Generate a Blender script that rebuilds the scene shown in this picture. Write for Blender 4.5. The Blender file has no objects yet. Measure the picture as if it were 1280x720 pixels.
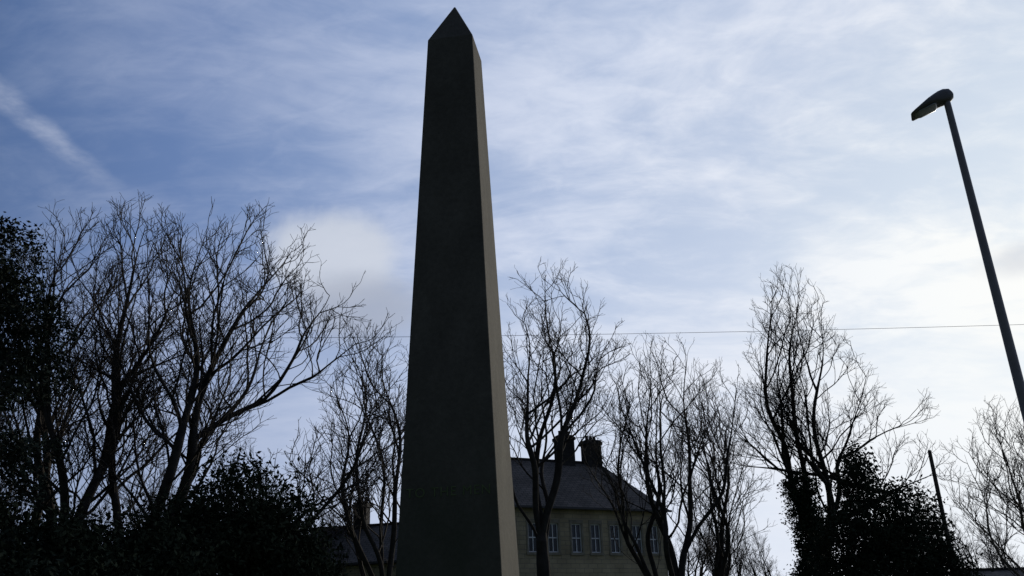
import bpy, bmesh, math, random
import numpy as np
from mathutils import Vector, Matrix

scene = bpy.context.scene
scene.view_settings.view_transform = 'Standard'
scene.view_settings.look = 'None'
scene.view_settings.exposure = 0.0
COL = scene.collection
SUN_AZ, SUN_EL = 37.0, 17.0   # degrees clockwise from +Y, degrees up

def polar(az, d, z=0.0):
    a = math.radians(az)
    return Vector((d*math.sin(a), d*math.cos(a), z))

# ------------------------------------------------------------ materials
def new_mat(name):
    m = bpy.data.materials.new(name); m.use_nodes = True
    nt = m.node_tree
    return m, nt, nt.nodes['Principled BSDF']

def N(nt, typ, **kw):
    n = nt.nodes.new(typ)
    for k, v in kw.items():
        setattr(n, k, v)
    return n

def noisy(name, c1, c2, scale=3.0, rough=0.85, bump=0.3, detail=6, bscale=None, spec=0.3):
    m, nt, b = new_mat(name)
    tc = N(nt, 'ShaderNodeTexCoord')
    no = N(nt, 'ShaderNodeTexNoise'); no.inputs['Scale'].default_value = scale; no.inputs['Detail'].default_value = detail
    nt.links.new(tc.outputs['Object'], no.inputs['Vector'])
    cr = N(nt, 'ShaderNodeValToRGB')
    cr.color_ramp.elements[0].color = (*c1, 1); cr.color_ramp.elements[0].position = .3
    cr.color_ramp.elements[1].color = (*c2, 1); cr.color_ramp.elements[1].position = .7
    nt.links.new(no.outputs['Fac'], cr.inputs['Fac'])
    nt.links.new(cr.outputs['Color'], b.inputs['Base Color'])
    b.inputs['Roughness'].default_value = rough
    b.inputs['Specular IOR Level'].default_value = spec
    if bump:
        n2 = N(nt, 'ShaderNodeTexNoise'); n2.inputs['Scale'].default_value = bscale or scale*8; n2.inputs['Detail'].default_value = 8
        nt.links.new(tc.outputs['Object'], n2.inputs['Vector'])
        bp = N(nt, 'ShaderNodeBump'); bp.inputs['Strength'].default_value = bump; bp.inputs['Distance'].default_value = .02
        nt.links.new(n2.outputs['Fac'], bp.inputs['Height'])
        nt.links.new(bp.outputs['Normal'], b.inputs['Normal'])
    return m

M_bark = noisy('bark', (.028,.025,.022), (.055,.048,.042), 4, .95, 0, detail=2, spec=.1)
M_bark_pale = noisy('bark_pale', (.10,.085,.065), (.16,.135,.10), 4, .95, 0, detail=2, spec=.1)
M_leaf = noisy('evergreen_leaf', (.016,.022,.013), (.04,.048,.028), 1.2, .9, 0, detail=2, spec=.05)
M_leaf2 = noisy('conifer_needles', (.014,.020,.016), (.035,.044,.03), 1.0, .9, 0, detail=2, spec=.05)
M_ivy = noisy('ivy_leaf', (.02,.030,.015), (.042,.055,.03), 1.5, .8, 0, detail=2, spec=.08)
M_grass = noisy('grass', (.035,.06,.02), (.07,.10,.035), .8, .95, .6)
M_asphalt = noisy('asphalt', (.04,.04,.042), (.065,.065,.065), 2, .9, .4, bscale=60)
M_pave = noisy('paving', (.16,.15,.14), (.24,.23,.21), 1.5, .9, .3)
M_kerb = noisy('kerb_stone', (.22,.21,.2), (.3,.29,.27), 3, .9, .3)
M_paint = noisy('road_paint', (.65,.65,.62), (.8,.8,.78), 6, .7, .1)
M_white = noisy('white_window_paint', (.62,.62,.60), (.78,.78,.76), 3, .5, 0)
M_pot = noisy('clay_pot', (.06,.04,.03), (.09,.06,.045), 6, .9, .2)
M_sill = noisy('dressed_stone', (.18,.16,.11), (.29,.26,.2), 3, .9, .3)
M_pole = noisy('timber_pole', (.05,.04,.03), (.09,.07,.055), 6, .9, .4)
M_door = noisy('door_paint', (.03,.05,.04), (.04,.06,.05), 3, .5, 0)

def glass_mat():
    m, nt, b = new_mat('window_glass')
    b.inputs['Base Color'].default_value = (.02,.024,.028,1)
    b.inputs['Roughness'].default_value = .08
    b.inputs['Specular IOR Level'].default_value = .6
    return m
M_glass = glass_mat()

def metal_mat(name, c, rough=.5, metallic=.6):
    m, nt, b = new_mat(name)
    tc = N(nt,'ShaderNodeTexCoord'); no = N(nt,'ShaderNodeTexNoise'); no.inputs['Scale'].default_value = 9; no.inputs['Detail'].default_value=6
    nt.links.new(tc.outputs['Object'], no.inputs['Vector'])
    mx = N(nt,'ShaderNodeMix', data_type='RGBA')
    mx.inputs[6].default_value = (*c,1); mx.inputs[7].default_value = (c[0]*.6,c[1]*.58,c[2]*.55,1)
    nt.links.new(no.outputs['Fac'], mx.inputs[0]); nt.links.new(mx.outputs[2], b.inputs['Base Color'])
    b.inputs['Roughness'].default_value = rough; b.inputs['Metallic'].default_value = metallic
    return m
M_galv = metal_mat('painted_steel', (.26,.24,.25), .6, .1)
M_lamp = metal_mat('lamp_housing', (.15,.14,.14), .55, .1)
M_gutter = metal_mat('gutter_black', (.03,.03,.03), .5, 0)
M_wire = metal_mat('cable', (.16,.16,.17), .6, 0)
M_lens = metal_mat('lamp_lens', (.4,.41,.43), .4, 0)

def brick_mat(name, c1, c2, mortar, bw, bh, ms, rough=.9):
    m, nt, b = new_mat(name)
    tc = N(nt,'ShaderNodeTexCoord')
    br = N(nt,'ShaderNodeTexBrick')
    br.inputs['Color1'].default_value=(*c1,1); br.inputs['Color2'].default_value=(*c2,1); br.inputs['Mortar'].default_value=(*mortar,1)
    br.inputs['Scale'].default_value=1; br.inputs['Brick Width'].default_value=bw; br.inputs['Row Height'].default_value=bh
    br.inputs['Mortar Size'].default_value=ms; br.inputs['Mortar Smooth'].default_value=.3
    nt.links.new(tc.outputs['UV'], br.inputs['Vector'])
    no = N(nt,'ShaderNodeTexNoise'); no.inputs['Scale'].default_value=.7; no.inputs['Detail'].default_value=8
    nt.links.new(tc.outputs['Object'], no.inputs['Vector'])
    mr = N(nt,'ShaderNodeMapRange'); mr.inputs['From Min'].default_value=.3; mr.inputs['From Max'].default_value=.7
    mr.inputs['To Min'].default_value=.55; mr.inputs['To Max'].default_value=1.1
    nt.links.new(no.outputs['Fac'], mr.inputs['Value'])
    mx = N(nt,'ShaderNodeVectorMath', operation='SCALE')
    nt.links.new(br.outputs['Color'], mx.inputs[0]); nt.links.new(mr.outputs[0], mx.inputs['Scale'])
    nt.links.new(mx.outputs[0], b.inputs['Base Color'])
    bp = N(nt,'ShaderNodeBump'); bp.inputs['Strength'].default_value=.6; bp.inputs['Distance'].default_value=.02; bp.invert=True
    nt.links.new(br.outputs['Fac'], bp.inputs['Height']); nt.links.new(bp.outputs['Normal'], b.inputs['Normal'])
    b.inputs['Roughness'].default_value=rough; b.inputs['Specular IOR Level'].default_value=.2
    return m
M_wall = brick_mat('sandstone_wall', (.48,.40,.25), (.39,.325,.20), (.27,.24,.18), .55,.24,.015)
M_chim = brick_mat('sooty_chimney_stone', (.04,.036,.032), (.028,.026,.024), (.02,.02,.02), .4,.2,.015)
M_roof = brick_mat('stone_slates', (.13,.112,.10), (.09,.082,.073), (.03,.028,.027), .35,.22,.02, .85)

def obelisk_mat():
    m, nt, b = new_mat('weathered_sandstone')
    tc = N(nt,'ShaderNodeTexCoord'); L = nt.links.new
    geo = tc.outputs['Object']
    n1 = N(nt,'ShaderNodeTexNoise'); n1.inputs['Scale'].default_value=1.3; n1.inputs['Detail'].default_value=9; n1.inputs['Roughness'].default_value=.65
    mp = N(nt,'ShaderNodeMapping'); mp.inputs['Scale'].default_value=(1.6,1.6,.5)
    L(geo, mp.inputs['Vector']); L(mp.outputs[0], n1.inputs['Vector'])
    cr = N(nt,'ShaderNodeValToRGB')
    e = cr.color_ramp.elements
    e[0].position=.32; e[0].color=(.075,.068,.053,1); e[1].position=.68; e[1].color=(.13,.117,.088,1)
    L(n1.outputs['Fac'], cr.inputs['Fac'])
    n2 = N(nt,'ShaderNodeTexNoise'); n2.inputs['Scale'].default_value=14; n2.inputs['Detail'].default_value=10; n2.inputs['Roughness'].default_value=.75
    L(geo, n2.inputs['Vector'])
    mr = N(nt,'ShaderNodeMapRange'); mr.inputs['From Min'].default_value=.35; mr.inputs['From Max'].default_value=.65; mr.inputs['To Min'].default_value=.82; mr.inputs['To Max'].default_value=1.14
    L(n2.outputs['Fac'], mr.inputs['Value'])
    sc = N(nt,'ShaderNodeVectorMath', operation='SCALE'); L(cr.outputs['Color'], sc.inputs[0]); L(mr.outputs[0], sc.inputs['Scale'])
    sx = N(nt,'ShaderNodeSeparateXYZ'); L(geo, sx.inputs[0])
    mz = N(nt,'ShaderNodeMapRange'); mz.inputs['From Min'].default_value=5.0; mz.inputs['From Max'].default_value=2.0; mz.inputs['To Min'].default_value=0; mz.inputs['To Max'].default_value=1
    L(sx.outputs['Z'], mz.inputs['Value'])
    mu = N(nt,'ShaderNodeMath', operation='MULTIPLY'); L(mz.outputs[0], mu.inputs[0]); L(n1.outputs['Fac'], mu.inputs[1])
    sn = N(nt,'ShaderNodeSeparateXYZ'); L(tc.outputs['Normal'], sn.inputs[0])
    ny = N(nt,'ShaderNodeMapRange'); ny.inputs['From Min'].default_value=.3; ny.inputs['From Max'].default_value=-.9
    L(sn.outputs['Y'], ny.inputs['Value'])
    gm = N(nt,'ShaderNodeMix', data_type='RGBA')
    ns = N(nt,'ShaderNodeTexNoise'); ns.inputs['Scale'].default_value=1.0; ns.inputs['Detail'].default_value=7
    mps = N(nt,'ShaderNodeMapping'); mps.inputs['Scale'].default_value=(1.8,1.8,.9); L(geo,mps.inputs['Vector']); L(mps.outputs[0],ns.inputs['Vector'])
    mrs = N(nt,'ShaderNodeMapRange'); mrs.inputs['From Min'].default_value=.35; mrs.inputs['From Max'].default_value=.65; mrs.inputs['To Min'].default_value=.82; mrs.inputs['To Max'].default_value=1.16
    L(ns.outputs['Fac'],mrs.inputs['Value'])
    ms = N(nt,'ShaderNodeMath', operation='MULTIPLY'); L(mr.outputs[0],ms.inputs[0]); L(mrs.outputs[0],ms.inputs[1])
    front_tone = N(nt,'ShaderNodeVectorMath', operation='SCALE'); front_tone.inputs[0].default_value=(.112,.098,.080); L(ms.outputs[0], front_tone.inputs['Scale']); L(front_tone.outputs[0], gm.inputs[7])  # separate stone tone for the front face, blended in by surface normal
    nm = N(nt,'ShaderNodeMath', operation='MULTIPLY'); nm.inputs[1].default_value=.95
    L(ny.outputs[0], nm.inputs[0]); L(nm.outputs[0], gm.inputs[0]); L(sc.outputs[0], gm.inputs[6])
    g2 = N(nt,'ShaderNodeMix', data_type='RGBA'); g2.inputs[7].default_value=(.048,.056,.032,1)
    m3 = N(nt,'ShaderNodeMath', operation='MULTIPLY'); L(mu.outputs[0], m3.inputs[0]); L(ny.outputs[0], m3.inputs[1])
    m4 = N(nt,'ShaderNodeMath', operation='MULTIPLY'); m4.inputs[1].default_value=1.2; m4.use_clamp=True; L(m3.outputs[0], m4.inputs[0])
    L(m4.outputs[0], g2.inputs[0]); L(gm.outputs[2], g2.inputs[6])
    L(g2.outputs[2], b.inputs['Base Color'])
    b.inputs['Roughness'].default_value=.92; b.inputs['Specular IOR Level'].default_value=.1
    bp = N(nt,'ShaderNodeBump'); bp.inputs['Strength'].default_value=.3; bp.inputs['Distance'].default_value=.01
    L(n2.outputs['Fac'], bp.inputs['Height']); L(bp.outputs['Normal'], b.inputs['Normal'])
    return m
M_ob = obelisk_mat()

# ------------------------------------------------------------ mesh utils
def obj_from(name, verts, faces, mat, parent=None, smooth=False, uv=False):
    me = bpy.data.meshes.new(name)
    me.from_pydata([tuple(v) for v in verts], [], [tuple(f) for f in faces])
    me.update()
    if mat: me.materials.append(mat)
    if uv: metric_uv(me)
    if smooth: me.polygons.foreach_set('use_smooth', [True]*len(me.polygons))
    o = bpy.data.objects.new(name, me); COL.objects.link(o)
    if parent: o.parent = parent
    return o

def metric_uv(me):
    uvl = me.uv_layers.new(name='UVMap')
    for p in me.polygons:
        n = p.normal
        if abs(n.z) > .95:
            a, b = Vector((1,0,0)), Vector((0,1,0))
        else:
            a = Vector((0,0,1)).cross(n).normalized(); b = n.cross(a)
        for li in p.loop_indices:
            co = me.vertices[me.loops[li].vertex_index].co
            uvl.data[li].uv = (co.dot(a), co.dot(b))

def np_mesh(name, V, F, mat, parent=None, smooth=True):
    me = bpy.data.meshes.new(name)
    k = F.shape[1]
    me.vertices.add(len(V)); me.vertices.foreach_set('co', V.astype(np.float32).ravel())
    me.loops.add(F.size); me.loops.foreach_set('vertex_index', F.astype(np.int32).ravel())
    me.polygons.add(len(F)); me.polygons.foreach_set('loop_start', np.arange(0, F.size, k, dtype=np.int32))
    me.polygons.foreach_set('loop_total', np.full(len(F), k, dtype=np.int32))
    me.update(calc_edges=True)
    if smooth: me.polygons.foreach_set('use_smooth', np.ones(len(F), dtype=bool))
    me.materials.append(mat)
    o = bpy.data.objects.new(name, me); COL.objects.link(o)
    if parent: o.parent = parent
    return o

class MB:
    def __init__(s): s.v=[]; s.f=[]
    def box(s, x0,x1,y0,y1,z0,z1):
        b=len(s.v)
        s.v += [(x0,y0,z0),(x1,y0,z0),(x1,y1,z0),(x0,y1,z0),(x0,y0,z1),(x1,y0,z1),(x1,y1,z1),(x0,y1,z1)]
        s.f += [(b,b+3,b+2,b+1),(b+4,b+5,b+6,b+7),(b,b+1,b+5,b+4),(b+1,b+2,b+6,b+5),(b+2,b+3,b+7,b+6),(b+3,b,b+4,b+7)]
    def quad(s,*p):
        b=len(s.v); s.v += list(p); s.f.append(tuple(range(b,b+len(p))))
    def lathe(s, prof, n=16, cx=0, cy=0):
        b=len(s.v)
        for r,z in prof:
            for i in range(n):
                a=2*math.pi*i/n; s.v.append((cx+r*math.cos(a), cy+r*math.sin(a), z))
        for j in range(len(prof)-1):
            for i in range(n):
                s.f.append((b+j*n+i, b+j*n+(i+1)%n, b+(j+1)*n+(i+1)%n, b+(j+1)*n+i))
        s.f.append(tuple(b+(len(prof)-1)*n+i for i in range(n)))
    def make(s,name,mat,parent=None,smooth=False,uv=False):
        return obj_from(name,s.v,s.f,mat,parent,smooth,uv)

def empty(name, loc=(0,0,0), rz=0):
    e = bpy.data.objects.new(name, None); e.empty_display_size=.3
    e.location = loc; e.rotation_euler=(0,0,rz); COL.objects.link(e); return e

def bevel(o, w, seg=2):
    m=o.modifiers.new('bevel','BEVEL'); m.width=w; m.segments=seg; m.limit_method='ANGLE'; m.angle_limit=math.radians(25)

# ------------------------------------------------------------ ground
def disc(name, r, z, mat, n=64):
    v=[(r*math.cos(2*math.pi*i/n), r*math.sin(2*math.pi*i/n), z) for i in range(n)]
    return obj_from(name, v, [tuple(range(n))], mat)
disc('ground', 2500, 0.0, M_grass)
road = empty('road', (11.0, 10.0, 0), math.radians(-8))
m=MB(); m.quad((-0.0,-90,.004),(6.5,-90,.004),(6.5,120,.004),(0,120,.004)); m.make('carriageway', M_asphalt, road)
m=MB()
for i in range(34):
    y=-88+i*6; m.quad((3.2,y,.008),(3.3,y,.008),(3.3,y+3,.008),(3.2,y+3,.008))
m.make('centre_line', M_paint, road)
pav = empty('pavement', (11.0,10.0,0), math.radians(-8))
m=MB(); m.box(-2.2,-.15,-90,120,-.1,.12); m.box(6.65,8.6,-90,120,-.1,.12); m.make('flags', M_pave, pav)
m=MB(); m.box(-.148,-.002,-90,120,-.1,.125); m.box(6.502,6.648,-90,120,-.1,.125); m.make('kerb', M_kerb, pav)

# ------------------------------------------------------------ obelisk
OBX, OBY = -.80, 11.97
ob = empty('obelisk_monument', (OBX,OBY,0), math.radians(-9.2))
def sq(s,z): h=s/2; return [(-h,-h,z),(h,-h,z),(h,h,z),(-h,h,z)]
SB, ZB, ST, ZT, ZA = 1.385, 1.8, .735, 10.68, 11.6
def frustum(levels, apex=None):
    v=[]; f=[]
    for s,z in levels: v+=sq(s,z)
    for j in range(len(levels)-1):
        for i in range(4): f.append((4*j+i,4*j+(i+1)%4,4*j+4+(i+1)%4,4*j+4+i))
    f.append((3,2,1,0))
    t=4*(len(levels)-1)
    if apex is not None:
        v.append((0,0,apex)); a=len(v)-1
        for i in range(4): f.append((t+i,t+(i+1)%4,a))
    else: f.append((t,t+1,t+2,t+3))
    return v,f
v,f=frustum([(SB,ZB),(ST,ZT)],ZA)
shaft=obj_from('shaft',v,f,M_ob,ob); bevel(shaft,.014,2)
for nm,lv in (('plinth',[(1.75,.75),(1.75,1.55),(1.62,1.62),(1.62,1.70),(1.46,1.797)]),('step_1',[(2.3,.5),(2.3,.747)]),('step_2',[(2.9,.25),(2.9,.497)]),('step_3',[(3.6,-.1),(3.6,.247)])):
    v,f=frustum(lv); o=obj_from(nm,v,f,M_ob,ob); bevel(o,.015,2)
M_letters = noisy('letter_lichen', (.08,.105,.045), (.14,.16,.08), 12, .95, 0, spec=.1)
slope = math.atan((SB-ST)/2/(ZT-ZB))
def text(body, z, size):
    cu=bpy.data.curves.new('inscription','FONT'); cu.body=body; cu.size=size; cu.align_x='CENTER'; cu.align_y='CENTER'; cu.extrude=.004; cu.space_character=1.15
    o=bpy.data.objects.new('tmp',cu); COL.objects.link(o)
    dg=bpy.context.evaluated_depsgraph_get(); me=bpy.data.meshes.new_from_object(o.evaluated_get(dg)); bpy.data.objects.remove(o)
    me.materials.clear(); me.materials.append(M_letters)
    t=bpy.data.objects.new('inscription',me); COL.objects.link(t); t.parent=ob
    half=(SB+(ST-SB)*(z-ZB)/(ZT-ZB))/2
    t.location=(0,-half-.002,z); t.rotation_euler=(math.pi/2-slope,0,0)
text('TO THE MEN', 3.42, .17)

# ------------------------------------------------------------ street lamp
lp = polar(30.4, 11.4)
lamp = empty('street_lamp', (lp.x,lp.y,0), 0)
m=MB(); m.lathe([(.10,-.1),(.10,1.3),(.085,1.36),(.062,1.42),(.055,4.5),(.042,7.9),(.040,8.02),(.02,8.05)],18); m.make('pole',M_galv,lamp,smooth=True)
m=MB(); m.box(-.045,.045,-.104,-.09,.5,1.0); m.make('service_door',M_gutter,lamp)
def loft(secs, mat, name, parent, n=16):
    v=[];f=[]
    for (x,w,zt,zb) in secs:
        zc=(zt+zb)/2; h=(zt-zb)/2
        for i in range(n):
            a=2*math.pi*i/n
            c,s=math.cos(a),math.sin(a)
            yy=w*math.copysign(abs(c)**.7,c); zz=zc+h*(math.copysign(abs(s)**.8,s) if s>0 else -abs(s)**.45)
            v.append((x,yy,zz))
    for j in range(len(secs)-1):
        for i in range(n): f.append((j*n+i,j*n+(i+1)%n,(j+1)*n+(i+1)%n,(j+1)*n+i))
    f.append(tuple(range(n))[::-1]); f.append(tuple((len(secs)-1)*n+i for i in range(n)))
    return obj_from(name,v,f,mat,parent,smooth=True)
hd=loft([(-.10,.02,.05,.0),(-.08,.055,.10,-.04),(-.02,.075,.13,-.07),(.05,.09,.13,-.065),(.11,.12,.11,-.045),(.20,.14,.08,-.035),(.30,.14,.045,-.035),(.40,.13,.01,-.035),(.46,.115,-.012,-.035),(.475,.09,-.02,-.03)],M_lamp,'lamp_head',lamp)
ln=loft([(.14,.07,-.03,-.045),(.17,.105,-.03,-.055),(.36,.105,-.03,-.052),(.43,.07,-.03,-.042)],M_lens,'lens',lamp)
for o in (hd,ln):
    o.location=(0,0,8.04); o.rotation_euler=(0,math.radians(16),math.radians(155))

# ------------------------------------------------------------ telegraph poles and line
def tpole(loc, h, arms=True, r=.12):
    e=empty('telegraph_pole',loc,math.radians(5))
    m=MB(); m.lathe([(r*1.08,-.1),(r,1),(r*.7,h-.1),(r*.6,h)],12); m.make('post',M_pole,e,smooth=True)
    if arms:
        m=MB(); m.box(-.6,.6,-.16,-.09,h-.62,h-.52); m.make('crossarm',M_pole,e)
        m=MB()
        for x in (-.5,0,.5): m.lathe([(.03,h-.518),(.045,h-.48),(.03,h-.44),(.04,h-.4)],8,x,-.125)
        m.make('insulators',M_white,e,smooth=True)
    return e
pA=Vector((-25,16.6,8.3)); pB=Vector((30,20.2,8.5))
tpole((pA.x,pA.y,0),8.7); tpole((pB.x,pB.y,0),8.9)
q=polar(25,32); tpole((q.x,q.y,0),7.05,False,.085)
pts=[]
for i in range(41):
    t=i/40; p=pA.lerp(pB,t); p.z-=.55*4*t*(1-t); pts.append(p)
cu=bpy.data.curves.new('overhead_cable','CURVE'); cu.dimensions='3D'; cu.bevel_depth=.0045; cu.bevel_resolution=1
sp=cu.splines.new('POLY'); sp.points.add(40)
for i,p in enumerate(pts): sp.points[i].co=(*p,1)
cu.materials.append(M_wire)
COL.objects.link(bpy.data.objects.new('overhead_cable',cu))

# ------------------------------------------------------------ houses
def wall_holes(m, x0,x1,z0,z1, holes, y=0, depth=.16):
    xs=sorted({x0,x1,*[h[0] for h in holes],*[h[1] for h in holes]}); zs=sorted({z0,z1,*[h[2] for h in holes],*[h[3] for h in holes]})
    for i in range(len(xs)-1):
        for j in range(len(zs)-1):
            cx=(xs[i]+xs[i+1])/2; cz=(zs[j]+zs[j+1])/2
            if any(h[0]<cx<h[1] and h[2]<cz<h[3] for h in holes): continue
            m.quad((xs[i],y,zs[j]),(xs[i+1],y,zs[j]),(xs[i+1],y,zs[j+1]),(xs[i],y,zs[j+1]))
    for a,b,c,d in holes:
        m.quad((a,y,c),(a,y+depth,c),(a,y+depth,d),(a,y,d)); m.quad((b,y,d),(b,y+depth,d),(b,y+depth,c),(b,y,c))
        m.quad((a,y,d),(a,y+depth,d),(b,y+depth,d),(b,y,d)); m.quad((b,y,c),(b,y+depth,c),(a,y+depth,c),(a,y,c))

def house(name, right, phi, L, D, eave, ridge, hip, wins, chims, doorx=None):
    ph=math.radians(phi); lc=Vector((right[0]-L*math.cos(ph), right[1]-L*math.sin(ph), 0))
    e=empty(name, lc, ph)
    holes=[(x-w/2,x+w/2,z0,z1) for x,w,z0,z1 in wins]
    if doorx: holes.append((doorx-.5,doorx+.5,.25,2.5))
    m=MB(); wall_holes(m,0,L,0,eave,holes)
    m.quad((L,0,0),(L,D,0),(L,D,eave),(L,0,eave)); m.quad((0,D,0),(0,0,0),(0,0,eave),(0,D,eave)); m.quad((L,D,0),(0,D,0),(0,D,eave),(L,D,eave))
    if hip<=0:
        m.quad((L,0,eave),(L,D,eave),(L,D/2,ridge-.1)); m.quad((0,D,eave),(0,0,eave),(0,D/2,ridge-.1))
    m.make('walls',M_wall,e,uv=True)
    t=MB(); fr=MB(); g=MB()
    for x,w,z0,z1 in wins:
        a,b=x-w/2,x+w/2
        t.box(a-.12,b+.12,-.06,.10,z0-.14,z0-.002); t.box(a-.12,b+.12,-.025,.10,z1+.002,z1+.2)
        t.box(a-.11,a-.002,-.02,.09,z0,z1); t.box(b+.002,b+.11,-.02,.09,z0,z1)
        g.quad((a,.13,z0),(b,.13,z0),(b,.13,z1),(a,.13,z1))
        fw=.06
        fr.box(a,a+fw,.07,.12,z0,z1); fr.box(b-fw,b,.07,.12,z0,z1)
        fr.box(a+fw,b-fw,.07,.12,z0,z0+fw); fr.box(a+fw,b-fw,.07,.12,z1-fw,z1)
        fr.box(a+fw,b-fw,.065,.125,(z0+z1)/2-.03,(z0+z1)/2+.03)
        fr.box(x-.025,x+.025,.08,.11,z0+fw,(z0+z1)/2-.03); fr.box(x-.025,x+.025,.08,.11,(z0+z1)/2+.03,z1-fw)
    t.box(-.03,L+.03,-.05,.0-.002,eave*.5-.1,eave*.5+.06)
    t.make('window_surrounds',M_sill,e); fr.make('window_frames',M_white,e); g.make('window_glass',M_glass,e)
    if doorx:
        m=MB(); m.box(doorx-.5,doorx+.5,.1,.15,.25,2.5); m.make('door',M_door,e)
        m=MB(); m.box(doorx-.75,doorx+.75,-.6,.0-.003,2.6,2.72); m.box(doorx-.5,doorx+.5,-.5,-.003,-.1,.24); m.make('porch',M_sill,e)
    o=.35; z=eave-.05
    m=MB()
    if hip>0:
        a,b,c,d=(-o,-o,z),(L+o,-o,z),(L+o,D+o,z),(-o,D+o,z); r0=(hip,D/2,ridge); r1=(L-hip,D/2,ridge)
        m.quad(a,b,r1,r0); m.quad(c,d,r0,r1); m.quad(b,c,r1); m.quad(d,a,r0); m.quad(d,c,b,a)
    else:
        th=.12
        for s0,s1 in ((-o,D/2),(D+o,D/2)):
            m.quad((-o,s0,z),(L+o,s0,z),(L+o,s1,ridge),(-o,s1,ridge)); m.quad((-o,s0,z-th),(L+o,s0,z-th),(L+o,s1,ridge-th),(-o,s1,ridge-th))
            m.quad((-o,s0,z-th),(-o,s0,z),(-o,s1,ridge),(-o,s1,ridge-th)); m.quad((L+o,s0,z-th),(L+o,s0,z),(L+o,s1,ridge),(L+o,s1,ridge-th))
    m.make('roof',M_roof,e,uv=True)
    m=MB()
    x0=hip if hip>0 else -o; m.box(x0,L-x0,D/2-.12,D/2+.12,ridge-.05,ridge+.07); m.make('ridge_tiles',M_chim,e,uv=True)
    m=MB(); m.box(-o,L+o,-o-.12,-o-.003,z-.08,z+.03); m.box(L+.004,L+.09,-.09,-.004,0,z-.05); m.make('gutter',M_gutter,e)
    m=MB(); p=MB()
    for (x,y,w,dp,top) in chims:
        m.box(x-w/2,x+w/2,y-dp/2,y+dp/2,ridge-1.4,top-.3); m.box(x-w/2-.07,x+w/2+.07,y-dp/2-.07,y+dp/2+.07,top-.298,top-.12); m.box(x-w/2,x+w/2,y-dp/2,y+dp/2,top-.118,top)
        for k in (-.27,0,.27): p.lathe([(.11,top+.002),(.09,top+.22),(.11,top+.26),(.10,top+.3)],8,x+k*w,y)
    m.make('chimney_stacks',M_chim,e,uv=True); p.make('chimney_pots',M_pot,e)
    return e
Lh=12.0
wins=[]
for t in (.75,1.85,3.3,4.55,5.75,7.2,8.4,9.8,11.0):
    wins.append((Lh-t,.62,6.1,7.65))
for t in (.75,1.85,4.55,5.75,8.4,9.8,11.0): wins.append((Lh-t,.7,2.2,4.0))
house('stone_house',(8.3,52.5),25,Lh,8.0,8.5,11.9,1.7,wins,[(Lh-2.2,4.0,1.0,.85,13.3),(Lh-4.1,4.0,1.0,.85,13.5)],Lh-3.3)
house('stone_cottage',(-5.9,47.5),-12,6.5,6.5,5.8,8.1,0,[(1.5,.9,3.6,4.9),(4.6,.9,3.6,4.9),(1.5,.9,1,2.3),(4.6,.9,1,2.3)],[(2.6,3.2,.8,.6,9.4)],3.0)
house('stone_bungalow',(28.5,37.0),8,9.5,7,2.4,3.85,0,[(1.8,1.2,.8,1.9),(6.6,1.2,.8,1.9)],[(7.6,3.5,.7,.6,4.5)],4.4)

# ------------------------------------------------------------ trees
def nrm(a): return a/np.maximum(np.linalg.norm(a,axis=-1,keepdims=True),1e-9)

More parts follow.
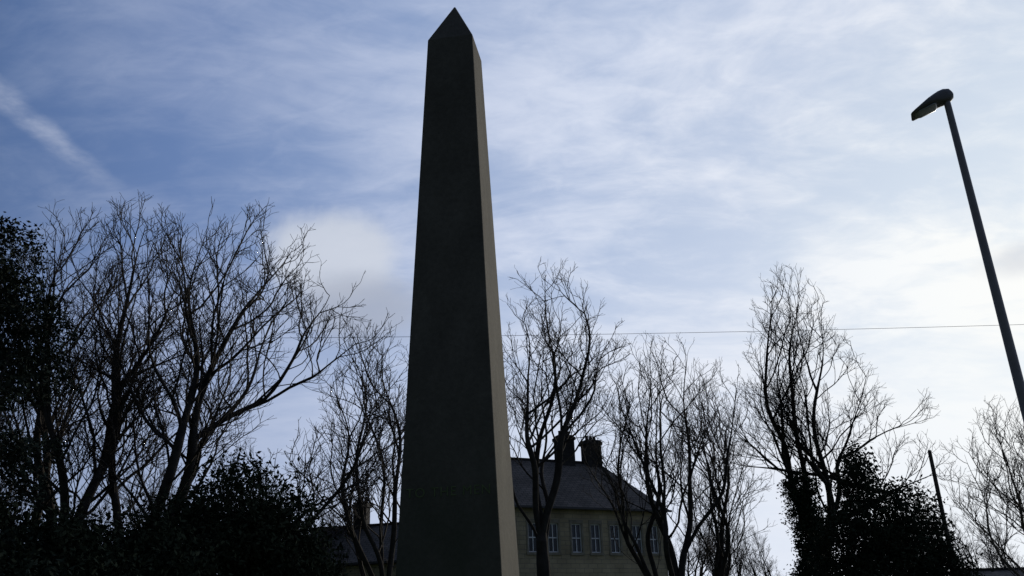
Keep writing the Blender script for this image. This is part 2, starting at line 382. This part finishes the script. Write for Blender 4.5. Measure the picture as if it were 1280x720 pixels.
def bare_tree(name, base, ells, seed, fork=2.5, nlimb=10, lean=(0,0), mat=None, limbs=None, trunkmax=.3, tip=.0052, dens=1.0, upk=.10, tstart=.20):
    rng=np.random.default_rng(seed)
    ells=[(np.array(c,float),np.array(r,float)) for c,r in ells]
    def inside(Q):
        best=np.full(len(Q),9.0)
        for i,(c,r) in enumerate(ells):
            d=(Q-c)/r; l=np.linalg.norm(d,axis=1); u=d/np.maximum(l[:,None],1e-6)
            rag=1+.09*np.sin(u[:,0]*6+seed+i)*np.cos(u[:,2]*7+seed*2)+.05*np.sin(u[:,0]*15+u[:,2]*13+seed)
            best=np.minimum(best,l/rag)
        return best
    P=[];par=[];off=0
    def add(p,parent):
        nonlocal off
        P.append(p); par.append(parent); ids=np.arange(off,off+len(p)); off+=len(p); return ids
    step=.3; nt=max(4,int(fork/step)); w=rng.normal(size=2)*.10; prev=-1; trunk_ids=[]; trunk=[]
    for i in range(nt+1):
        t=i/nt; p=np.array([lean[0]*t+w[0]*math.sin(t*3.1),lean[1]*t+w[1]*math.sin(t*3.1),-.1+t*(fork+.1)])
        prev=add(p[None],np.array([prev]))[0]; trunk.append(p); trunk_ids.append(prev)
    if limbs is None:
        limbs=[]
        for k in range(nlimb):
            c,r=ells[0] if k<nlimb*.6 or len(ells)==1 else ells[1+k%(len(ells)-1)]
            a=k*2.4+seed+rng.normal()*.3
            rr=.12+.78*((k*.618+.1)%1)
            zz=math.sqrt(max(0,1-rr*rr))*.9-rr*.30
            limbs.append(tuple(c+r*np.array([rr*math.cos(a),rr*math.sin(a),zz])))
    chains=[]
    for k,T in enumerate(limbs):
        T=np.array(T,float)
        low=max(2,int(nt*.6)); si=nt if k<2 else int(rng.integers(low,nt+1))
        if k>=3 and rng.random()<.6 and chains:
            best=None
            for ids,pts in chains:
                j=int(len(pts)*rng.uniform(.15,.5)); d=T-pts[j]
                sc=np.linalg.norm(d[:2])-.3*d[2]
                if d[2]>1.0 and (best is None or sc<best[0]): best=(sc,ids[j],pts[j],nrm(pts[j]-pts[max(0,j-1)]) if j else np.array([0,0,1.]))
            if best: sid,S,dd=best[1],best[2],best[3]
            else: sid,S,dd=trunk_ids[si],trunk[si],np.array([0,0,1.])
        else: sid,S,dd=trunk_ids[si],trunk[si],np.array([0,0,1.])
        L=np.linalg.norm(T-S); d=T-S; lat=np.array([d[0],d[1],0])
        C=S+lat*rng.uniform(.45,.75)+np.array([0,0,d[2]*rng.uniform(.22,.40)])+dd*.1*L
        n=max(5,int(L/.28)); t=(np.arange(1,n+1)/n)[:,None]
        p=(1-t)**2*S+2*t*(1-t)*C+t*t*T
        for fq,am in ((5,.030),(11,.015),(19,.006)):
            ph=rng.random(3)*6; p=p+(np.sin(t*fq+ph)-np.sin(ph))*am*L*np.minimum(1,t*3)*np.array([1,1,.5])
        ids=add(p,np.concatenate([[sid],np.arange(off,off+n-1)])); chains.append((ids,p))
    def spawn(starts_id, S, Td, Ln, nseg, ang, upk, wob):
        m=len(S)
        r=rng.normal(size=(m,3)); side=nrm(np.cross(Td,r)); side[:,2]=side[:,2]*.6+.12; side=nrm(side)
        a=np.radians(rng.normal(ang,10,(m,1)))
        d=nrm(Td*np.cos(a)+side*np.sin(a))
        for f in range(4):
            end=S+(d+[0,0,.25])*Ln[:,None]; o=inside(end)>1.03; Ln=np.where(o,Ln*.76,Ln)
        cur=starts_id; pos=S; allp=[];alli=[];allt=[]
        for s in range(nseg):
            d=nrm(d+rng.normal(size=(m,3))*wob+[0,0,upk]); pos=pos+d*(Ln/nseg)[:,None]
            ids=add(pos,cur); cur=ids; allp.append(pos);alli.append(ids);allt.append(d.copy())
        return np.stack(alli,1),np.stack(allp,1),np.stack(allt,1),Ln
    S=[];I=[];T=[];Ln=[]
    for ids,p in chains:
        L=len(p)*.28; tg=nrm(np.gradient(p,axis=0)); n=int(L/.47*dens)
        tt=tstart+(1-tstart)*(np.arange(n)+rng.random(n)*.7)/n; tt=np.clip(tt,0,.985); j=(tt*len(p)).astype(int)
        S.append(p[j]);I.append(ids[j]);T.append(tg[j]); Ln.append((.12+.34*(1-tt))*L*rng.uniform(.5,1.2,n)+.72)
    S=np.concatenate(S);I=np.concatenate(I);T=np.concatenate(T);Ln=np.concatenate(Ln)
    i2,p2,t2,l2=spawn(I,S,T,np.minimum(Ln,3.4),9,48,upk,.13)
    def sub(i_,p_,t_,l_,spacing,frac,lo,hi,nseg,ang,up,wob,start=1):
        m,k,_=p_.shape; cnt=np.maximum(1,np.round(l_/spacing)).astype(int)
        src=np.repeat(np.arange(m),cnt); tt=rng.random(len(src))**.75; j=np.clip((start+tt*(k-start)).astype(int),0,k-1)
        L=np.clip(l_[src]*frac*(1.15-.7*tt)*rng.uniform(.6,1.25,len(src)),lo,hi)
        return spawn(i_[src,j],p_[src,j],t_[src,j],L,nseg,ang,up,wob)
    i3,p3,t3,l3=sub(i2,p2,t2,l2,.29/dens,.52,.4,1.8,6,42,upk,.15)
    i4,p4,t4,l4=sub(i3,p3,t3,l3,.185/dens,.60,.25,.95,4,42,upk*.8,.16)
    sel=(l4>.25)
    spawn(i4[sel][:,1],p4[sel][:,1],t4[sel][:,1],l4[sel]*.65,2,42,.1,.15)
    P=np.concatenate(P); par=np.concatenate(par).astype(int); n=len(P)
    cc=np.zeros(n,int); np.add.at(cc,par[par>=0],1)
    expo=2.6; R=np.where(cc==0,tip**expo,0.0)
    pl=par.tolist(); Rl=R.tolist()
    for i in range(n-1,-1,-1):
        q_=pl[i]
        if q_>=0: Rl[q_]+=Rl[i]
    rad=np.array(Rl)**(1/expo)
    x=np.clip((rad-tip*3)/max(rad[0]-tip*3,1e-6),0,1)
    rad=np.where(rad>tip*3, tip*3+(trunkmax-tip*3)*(.65*x+.35*x*x), rad)
    z=P[:,2]; idx=np.arange(n); rad=np.where(idx<=nt, rad*(1+.45*np.exp(-np.maximum(z,0)*2.2)), rad)
    T0=nrm(np.where((par>=0)[:,None],P-P[np.maximum(par,0)],[[0,0,1.0]]))
    main=np.full(n,-1); order=np.argsort(rad,kind='stable'); mk=order[par[order]>=0]; main[par[mk]]=mk
    T=nrm(np.where((main>=0)[:,None], T0+T0[np.maximum(main,0)], T0))
    E=np.where(par>=0)[0]; p_=par[E]; ism=main[p_]==E
    def rings(C,Tn,Rr,k):
        ref=np.array([.31,.93,.17]); a=nrm(np.cross(Tn,ref)); b=np.cross(Tn,a)
        an=np.arange(k)*2*math.pi/k
        return C[:,None,:]+Rr[:,None,None]*(a[:,None,:]*np.cos(an)[None,:,None]+b[:,None,:]*np.sin(an)[None,:,None])
    Vs=[];Fs=[];o=0
    for k,selm in ((8,rad[E]>.035),(3,rad[E]<=.035)):
        e=E[selm]; pp=p_[selm]; im=ism[selm]
        r0=np.where(im,rad[pp],np.minimum(rad[pp],rad[e]*1.3)); t0=np.where(im[:,None],T[pp],T0[e])
        A0=rings(P[pp],t0,r0,k); A1=rings(P[e],T[e],rad[e],k)
        V=np.concatenate([A0,A1],1).reshape(-1,3); nE=len(e)
        b=np.arange(nE)[:,None]*2*k; i=np.arange(k)[None]; j=(np.arange(k)[None]+1)%k
        F=np.stack([b+i,b+j,b+k+j,b+k+i],-1).reshape(-1,4)+o
        Vs.append(V);Fs.append(F);o+=len(V)
    ob_=np_mesh(name,np.concatenate(Vs),np.concatenate(Fs),mat or M_bark)
    ob_.location=base
    return ob_

def leaf_cloud(rng, lobes, n, size, clump=.22, shell=2.2):
    vols=np.array([np.prod(r)**(2/3) for c,r in lobes]); cnt=(n*vols/vols.sum()).astype(int)
    C=[]
    for (c,r),k in zip(lobes,cnt):
        kc=max(8,k//22); d=nrm(rng.normal(size=(kc,3))); rad=rng.random(kc)**(1/(3*shell/1.5)); 
        rad*=1+.13*np.sin(d[:,0]*9+c[0])*np.sin(d[:,2]*8+c[2]*2)+rng.normal(size=kc)*.05
        cl=np.array(c)+d*rad[:,None]*np.array(r)
        C.append(np.repeat(cl,22,0)+rng.normal(size=(kc*22,3))*clump*np.array([1,1,.7]))
    C=np.concatenate(C); C=C[C[:,2]>.05]; k=len(C)
    a=nrm(rng.normal(size=(k,3))); b=nrm(np.cross(a,rng.normal(size=(k,3)))); s=size*rng.uniform(.6,1.4,(k,1))
    V=np.stack([C-a*s,C-b*s*.45,C+a*s,C+b*s*.45],1).reshape(-1,3)
    F=np.arange(k*4).reshape(-1,4)
    return V,F

def evergreen(name, base, lobes, n, size, seed, mat, clump=.22):
    rng=np.random.default_rng(seed); e=empty(name,base)
    V,F=leaf_cloud(rng,lobes,n,size,clump); np_mesh('foliage',V,F,mat,e,smooth=False)
    cu=bpy.data.curves.new('stems','CURVE'); cu.dimensions='3D'; cu.bevel_depth=1; cu.bevel_resolution=1
    for c,rr in lobes[::max(1,len(lobes)//10)]:
        sp=cu.splines.new('POLY'); sp.points.add(5); c=np.array(c)
        for i in range(6):
            t=i/5; p=np.array([c[0]*t**1.3,c[1]*t**1.3,-.1+(c[2]+rr[2]*.4+.1)*t])+rng.normal(size=3)*.06*(t>0)
            sp.points[i].co=(*p,1); sp.points[i].radius=.13*(1-t)+.012
    cu.materials.append(M_bark); o=bpy.data.objects.new('stems',cu); COL.objects.link(o); o.parent=e
    return e

bt='bare_tree'
b=polar(-26.9,25)
tA=bare_tree(bt,b,[((-.5,0,9.2),(3.5,3.0,5.2)),((-1.8,0,6.4),(2.8,2.5,3.4)),((1.3,.2,8.6),(2.2,2.2,4.4))],3,fork=3.0,lean=(-.05,0),
   limbs=[(-1.0,.2,13.0),(.9,.4,12.9),(-2.6,.5,11.6),(-3.9,-.5,8.8),(2.3,-.6,11.0),(0,-2.2,11.4),(-.8,2.2,11),(-4.0,.4,6.4)],trunkmax=.29,dens=.88)
b=polar(-22.8,24)
tB=bare_tree(bt,b,[((1.2,.2,8.8),(3.7,3.0,4.8)),((3.4,.3,6.9),(2.8,2.3,3.6)),((4.3,0,8.0),(2.3,1.9,3.4)),((-.8,0,8.8),(2,2,4.2))],8,fork=2.4,lean=(.25,.1),
   limbs=[(.8,.2,12.6),(2.9,.4,12.1),(-1.4,.3,11.5),(4.3,.5,10.7),(5.6,-.3,9.2),(.2,-2.1,11),(2.2,2.1,10.8),(5.3,.6,6.2),(6.0,.2,7.6)],trunkmax=.27,dens=.90)
b=polar(-8.2,28)
tC=bare_tree(bt,b,[((-.8,0,8.0),(2.0,1.9,4.0)),((-1.7,0,6.3),(2.0,1.7,2.8)),((.6,0,7.4),(1.7,1.5,3.4))],14,fork=2.6,lean=(-.15,0),nlimb=7,trunkmax=.19,dens=.84)
b=polar(1.3,29)
tD=bare_tree(bt,b,[((.75,0,9.6),(2.4,2.1,4.9)),((.7,0,8.4),(2.7,2.3,2.9))],21,fork=4.6,lean=(.0,0),
   limbs=[(.4,0,13.7),(1.5,.3,13.0),(-.8,.2,12.4),(2.6,-.3,11.2),(-1.3,.3,9.9),(2.8,.3,9.2),(.8,-1.4,12),(.9,1.5,11.6)],trunkmax=.22,dens=.88,tstart=.3)
b=polar(9.9,31)
tE=bare_tree(bt,b,[((-.5,0,8.0),(2.6,2.3,4.1)),((-1.4,0,7.2),(2.1,2.0,3.1)),((1.5,0,7.4),(2.1,2.0,3.9))],33,fork=2.2,lean=(-.1,0),nlimb=9,trunkmax=.24,dens=.80,tstart=.28)
b=polar(11.8,35)
tE2=bare_tree(bt,b,[((.5,0,8.0),(2.0,1.8,4.5)),((.6,0,5.8),(2.2,1.8,2.8))],37,fork=2.4,nlimb=6,trunkmax=.18,dens=.84)
b=polar(17.6,34)
tF=bare_tree(bt,b,[((.7,0,10.4),(2.3,2.0,5.2)),((2.6,0,7.6),(2.9,2.2,3.6)),((-1.0,0,7.6),(2.3,2.0,3.7)),((3.5,0,5.8),(2.3,1.8,2.6))],45,fork=4.2,lean=(.1,0),
   limbs=[(.6,0,14.8),(-.5,.3,13.8),(1.7,.2,13.4),(3.2,-.4,10.8),(4.9,.3,9.0),(-2.5,.2,10.4),(.5,1.6,12.2),(.3,-1.5,11.8),(5.2,0,6.8),(-2.8,0,7.6)],trunkmax=.26,dens=.88)
b=polar(29.6,40)
tG=bare_tree(bt,b,[((-.3,0,6.6),(2.9,2.4,3.7))],52,fork=2.2,nlimb=8,trunkmax=.17,mat=M_bark_pale,dens=.82)

dt=empty('distant_trees')
rr=random.Random(5)
srcs=[tC.data,tD.data,tE2.data,tE.data]
for az,d,s in [(-30,46,.95),(-25.5,50,.85),(-21.5,46,.8),(-18.5,44,.8),(-16.0,48,.85),(-13.9,42,.70),(-12.2,52,.72),
               (-6,70,.9),(10.5,66,.75),(12.5,72,.9),(14.5,64,.72),(23.5,62,.75),(25.6,60,.72),(27.2,66,.7),(22.3,70,.75),(31,60,.8),(34,55,.9)]:
    me=srcs[rr.randrange(4)]
    o=bpy.data.objects.new('tree_instance',me); COL.objects.link(o); o.parent=dt
    o.location=polar(az,d); o.rotation_euler=(0,0,rr.random()*6.28); o.scale=(s*1.1,s*1.1,s)

# ---- evergreens
b=polar(-32.6,18.5)
lob=[]
rg=random.Random(2)
for i in range(17):
    z=1.2+i*.50; r=max(.42,2.5-(z-1)*.20)
    for k in range(4):
        a=rg.random()*6.28; rr_=r*rg.uniform(.7,1.3); lob.append(((math.cos(a)*rr_*.55,math.sin(a)*rr_*.55,z-.12*r),(rr_*.62,rr_*.62,.26)))
evergreen('conifer_tree',b,lob,72000,.045,4,M_leaf2,clump=.10)
for az,d,lobes,n,sd in [
    (-29,18.5,[((0,0,2.0),(2.0,1.8,2.1)),((-1.2,.2,2.9),(1.3,1.3,1.6)),((.9,.2,2.7),(1.0,1.0,1.2))],30000,11),
    (-24.2,19.5,[((0,0,1.8),(1.9,1.7,2.1)),((.8,0,2.7),(1.1,1.1,1.3)),((-1,.2,2.9),(1.0,1,1.3))],30000,12),
    (-18.2,21,[((0,0,2.3),(2.1,1.9,2.4)),((.2,0,4.2),(1.2,1.2,1.5)),((-1.1,0,3.6),(1.1,1,1.4)),((1.3,0,3.4),(1.1,1.1,1.7))],44000,13),
    (-15.0,22,[((0,0,1.8),(1.7,1.6,2.0)),((.2,.2,3.0),(1.0,1,1.4))],26000,14)]:
    evergreen('evergreen_shrub',polar(az,d),lobes,n,.06,sd,M_leaf,clump=.18)
evergreen('holly_tree',polar(21.7,30),[((0,0,2.4),(2.1,1.8,2.4)),((-.3,0,4.6),(1.1,1.1,2.1)),((-.5,0,5.8),(.55,.55,1.2)),((.9,0,4.2),(1.0,1,1.6)),((-1.2,0,3.6),(1.0,1,1.6)),((1.5,0,2.6),(1,1,1.5))],50000,.06,21,M_leaf,clump=.16)
rng=np.random.default_rng(9)
lobs=[((.15*math.sin(i),.1*math.cos(i*2),.5+i*.55),(.62+.14*math.sin(i*1.7),.55,.6)) for i in range(12)]
V,F=leaf_cloud(rng,lobs,30000,.055,.13)
iv=np_mesh('ivy',V,F,M_ivy,None,smooth=False); iv.parent=tF

# ------------------------------------------------------------ sun
sd=bpy.data.lights.new('sun','SUN'); sd.energy=2.0; sd.angle=math.radians(3.0); sd.color=(1,.94,.82)
so=bpy.data.objects.new('sun',sd); COL.objects.link(so)
a,e_=math.radians(SUN_AZ),math.radians(SUN_EL)
sdir=Vector((math.sin(a)*math.cos(e_),math.cos(a)*math.cos(e_),math.sin(e_)))
so.rotation_euler=(sdir).to_track_quat('Z','Y').to_euler()

# ------------------------------------------------------------ world
w=bpy.data.worlds.new('World'); scene.world=w; w.use_nodes=True
nt=w.node_tree; nt.nodes.clear(); L=nt.links.new
out=N(nt,'ShaderNodeOutputWorld'); bg=N(nt,'ShaderNodeBackground'); bg.inputs['Strength'].default_value=.1; L(bg.outputs[0],out.inputs[0])
sky=N(nt,'ShaderNodeTexSky'); sky.sky_type='NISHITA'; sky.sun_disc=False; sky.sun_elevation=e_; sky.sun_rotation=a; sky.altitude=100; sky.air_density=1.0; sky.dust_density=1.0; sky.ozone_density=1.5
tc=N(nt,'ShaderNodeTexCoord'); D=tc.outputs['Generated']
def MATH(op,a,b=None,c=None,clamp=False):
    n=nt.nodes.new('ShaderNodeMath'); n.operation=op; n.use_clamp=clamp
    for i,x in enumerate((a,b,c)):
        if x is None: continue
        if isinstance(x,(int,float)): n.inputs[i].default_value=x
        else: L(x,n.inputs[i])
    return n.outputs[0]
def VM(op,a,b=None,scale=None):
    n=nt.nodes.new('ShaderNodeVectorMath'); n.operation=op
    for i,x in enumerate((a,b)):
        if x is None: continue
        if isinstance(x,(tuple,list)): n.inputs[i].default_value=x
        else: L(x,n.inputs[i])
    if scale is not None:
        if isinstance(scale,(int,float)): n.inputs['Scale'].default_value=scale
        else: L(scale,n.inputs['Scale'])
    return n
def MR(v,a,b,c=0,d=1,smooth=True):
    n=nt.nodes.new('ShaderNodeMapRange'); n.interpolation_type='SMOOTHSTEP' if smooth else 'LINEAR'
    L(v,n.inputs[0]); n.inputs[1].default_value=a; n.inputs[2].default_value=b; n.inputs[3].default_value=c; n.inputs[4].default_value=d
    return n.outputs[0]
def NOISE(vec,scale,detail=6,rough=.55,dist=0):
    n=nt.nodes.new('ShaderNodeTexNoise'); n.inputs['Scale'].default_value=scale; n.inputs['Detail'].default_value=detail; n.inputs['Roughness'].default_value=rough; n.inputs['Distortion'].default_value=dist
    L(vec,n.inputs['Vector']); return n.outputs['Fac']
def MIX(f,a,b):
    n=nt.nodes.new('ShaderNodeMix'); n.data_type='RGBA'
    if isinstance(f,(int,float)): n.inputs[0].default_value=f
    else: L(f,n.inputs[0])
    for i,x in ((6,a),(7,b)):
        if isinstance(x,(tuple,list)): n.inputs[i].default_value=(*x,1) if len(x)==3 else x
        else: L(x,n.inputs[i])
    return n.outputs[2]
sx=N(nt,'ShaderNodeSeparateXYZ'); L(D,sx.inputs[0])
zc=MATH('MAXIMUM',sx.outputs['Z'],0.0)
zden=MATH('ADD',zc,.25)
cq=N(nt,'ShaderNodeCombineXYZ'); L(MATH('DIVIDE',sx.outputs['X'],zden),cq.inputs[0]); L(MATH('DIVIDE',sx.outputs['Y'],zden),cq.inputs[1])
q=cq.outputs[0]
dot=VM('DOT_PRODUCT',D,tuple(sdir)).outputs['Value']
cr=N(nt,'ShaderNodeValToRGB'); cr.color_ramp.interpolation='LINEAR'
L(MR(dot,-1,1,0,1,False),cr.inputs['Fac'])
els=cr.color_ramp.elements
def st(pos,c):
    e=els.new((pos+1)/2); e.color=(*c,1)
els[0].position=0; els[0].color=(.085,.093,.11,1); els[1].position=1.0; els[1].color=(1.0,1.0,.97,1)
st(.2,(.125,.15,.215)); st(.42,(.25,.32,.49)); st(.55,(.36,.43,.62)); st(.7,(.51,.58,.76)); st(.85,(.68,.74,.88)); st(.93,(.80,.84,.93)); st(.98,(.95,.97,.98))
veil=VM('SCALE',cr.outputs['Color'],scale=10.0).outputs[0]
hz=MR(zc,.48,.06)
haze=VM('ADD',VM('SCALE',veil,scale=.80).outputs[0],(1.6,1.75,1.95)).outputs[0]
hfac=MATH('MULTIPLY',hz,MR(dot,-.3,.8,0,.88))
blue=VM('SCALE',sky.outputs[0],scale=.7).outputs[0]
mp=N(nt,'ShaderNodeMapping'); mp.inputs['Rotation'].default_value=(0,0,math.radians(-62)); mp.inputs['Scale'].default_value=(1.0,2.0,1); L(q,mp.inputs[0])
n1=NOISE(mp.outputs[0],2.0,7,.6,.9)
n2=NOISE(q,1.5,3,.5,.3)
mp3=N(nt,'ShaderNodeMapping'); mp3.inputs['Rotation'].default_value=(0,0,math.radians(28)); mp3.inputs['Scale'].default_value=(1.0,1.8,1); L(q,mp3.inputs[0])
n3=NOISE(mp3.outputs[0],11.0,4,.6,.5)
wm=MATH('ADD',MATH('MULTIPLY',n1,.48),MATH('ADD',MATH('MULTIPLY',n2,.52),MATH('MULTIPLY',n3,.22)))
mask=MR(wm,.48,.76)
dens=MATH('ADD',MATH('MULTIPLY',mask,.68),MR(dot,.5,.98,.02,.46),clamp=True)
base=MIX(0.82,blue,VM('SCALE',cr.outputs['Color'],scale=5.4).outputs[0])
base=VM('MULTIPLY',base,(.72,.97,1.34)).outputs[0]
c1=MIX(dens,base,veil)
c2=MIX(hfac,c1,haze)
def puff(col_in, center, rad, col, soft=.6, amt=.8, nz=1.1):
    dd=VM('SUBTRACT',D,center).outputs[0]; dd=VM('DIVIDE',dd,rad).outputs[0]
    ln=VM('LENGTH',dd).outputs['Value']
    nn=NOISE(D,8,6,.58,.2)
    ln=MATH('ADD',ln,MATH('MULTIPLY',MATH('SUBTRACT',nn,.5),nz))
    f=MR(ln,1.0,1.0-soft,0,amt)
    return MIX(f,col_in,col)
c3=puff(c2,(-.195,.885,.40),(.095,.14,.06),(6.3,6.7,7.5),.4,.8,.9)
c3=puff(c3,(-.175,.90,.355),(.11,.14,.055),(4.0,4.4,5.4),.6,.8,.9)
c3=puff(c3,(.50,.79,.335),(.05,.08,.022),(6.4,6.7,7.3),.8,.6)
cq2=N(nt,'ShaderNodeCombineXYZ'); zz=MATH('MAXIMUM',sx.outputs['Z'],.05); L(MATH('DIVIDE',sx.outputs['X'],zz),cq2.inputs[0]); L(MATH('DIVIDE',sx.outputs['Y'],zz),cq2.inputs[1])
rel=VM('SUBTRACT',cq2.outputs[0],(-.965,1.408,0)).outputs[0]
pd=MATH('ADD',VM('DOT_PRODUCT',rel,(.988,-.153,0)).outputs['Value'],MATH('MULTIPLY',MATH('SUBTRACT',NOISE(cq2.outputs[0],9,5),.5),.09))
al=VM('DOT_PRODUCT',rel,(.153,.988,0)).outputs['Value']
cf=MATH('MULTIPLY',MR(MATH('ABSOLUTE',pd),.05,.0),MATH('MULTIPLY',MR(al,.5,.1),MR(al,-.9,-.3)))
cf=MATH('MULTIPLY',cf,MR(NOISE(cq2.outputs[0],12,4),.3,.65,.12,.42))
front=MR(sx.outputs['Y'],0,.1)
c4=MIX(MATH('MULTIPLY',cf,front),c3,(5.6,6.1,7.4))
L(c4,bg.inputs['Color'])
w.cycles.sampling_method='MANUAL'; w.cycles.sample_map_resolution=256

# ------------------------------------------------------------ camera
cd=bpy.data.cameras.new('camera'); cd.sensor_width=36; cd.lens=1100/1280*36; cd.clip_end=6000; cd.clip_start=.05
co=bpy.data.objects.new('camera',cd); COL.objects.link(co)
p=math.radians(22); r=math.radians(2)
fwd=Vector((0,math.cos(p),math.sin(p))); upv=Vector((0,-math.sin(p),math.cos(p))); rt=Vector((1,0,0))
up2=upv*math.cos(r)+rt*math.sin(r); rt2=rt*math.cos(r)-upv*math.sin(r)
mt=Matrix((rt2,up2,-fwd)).transposed().to_4x4(); mt.translation=(0,0,1.6)
co.matrix_world=mt
scene.camera=co
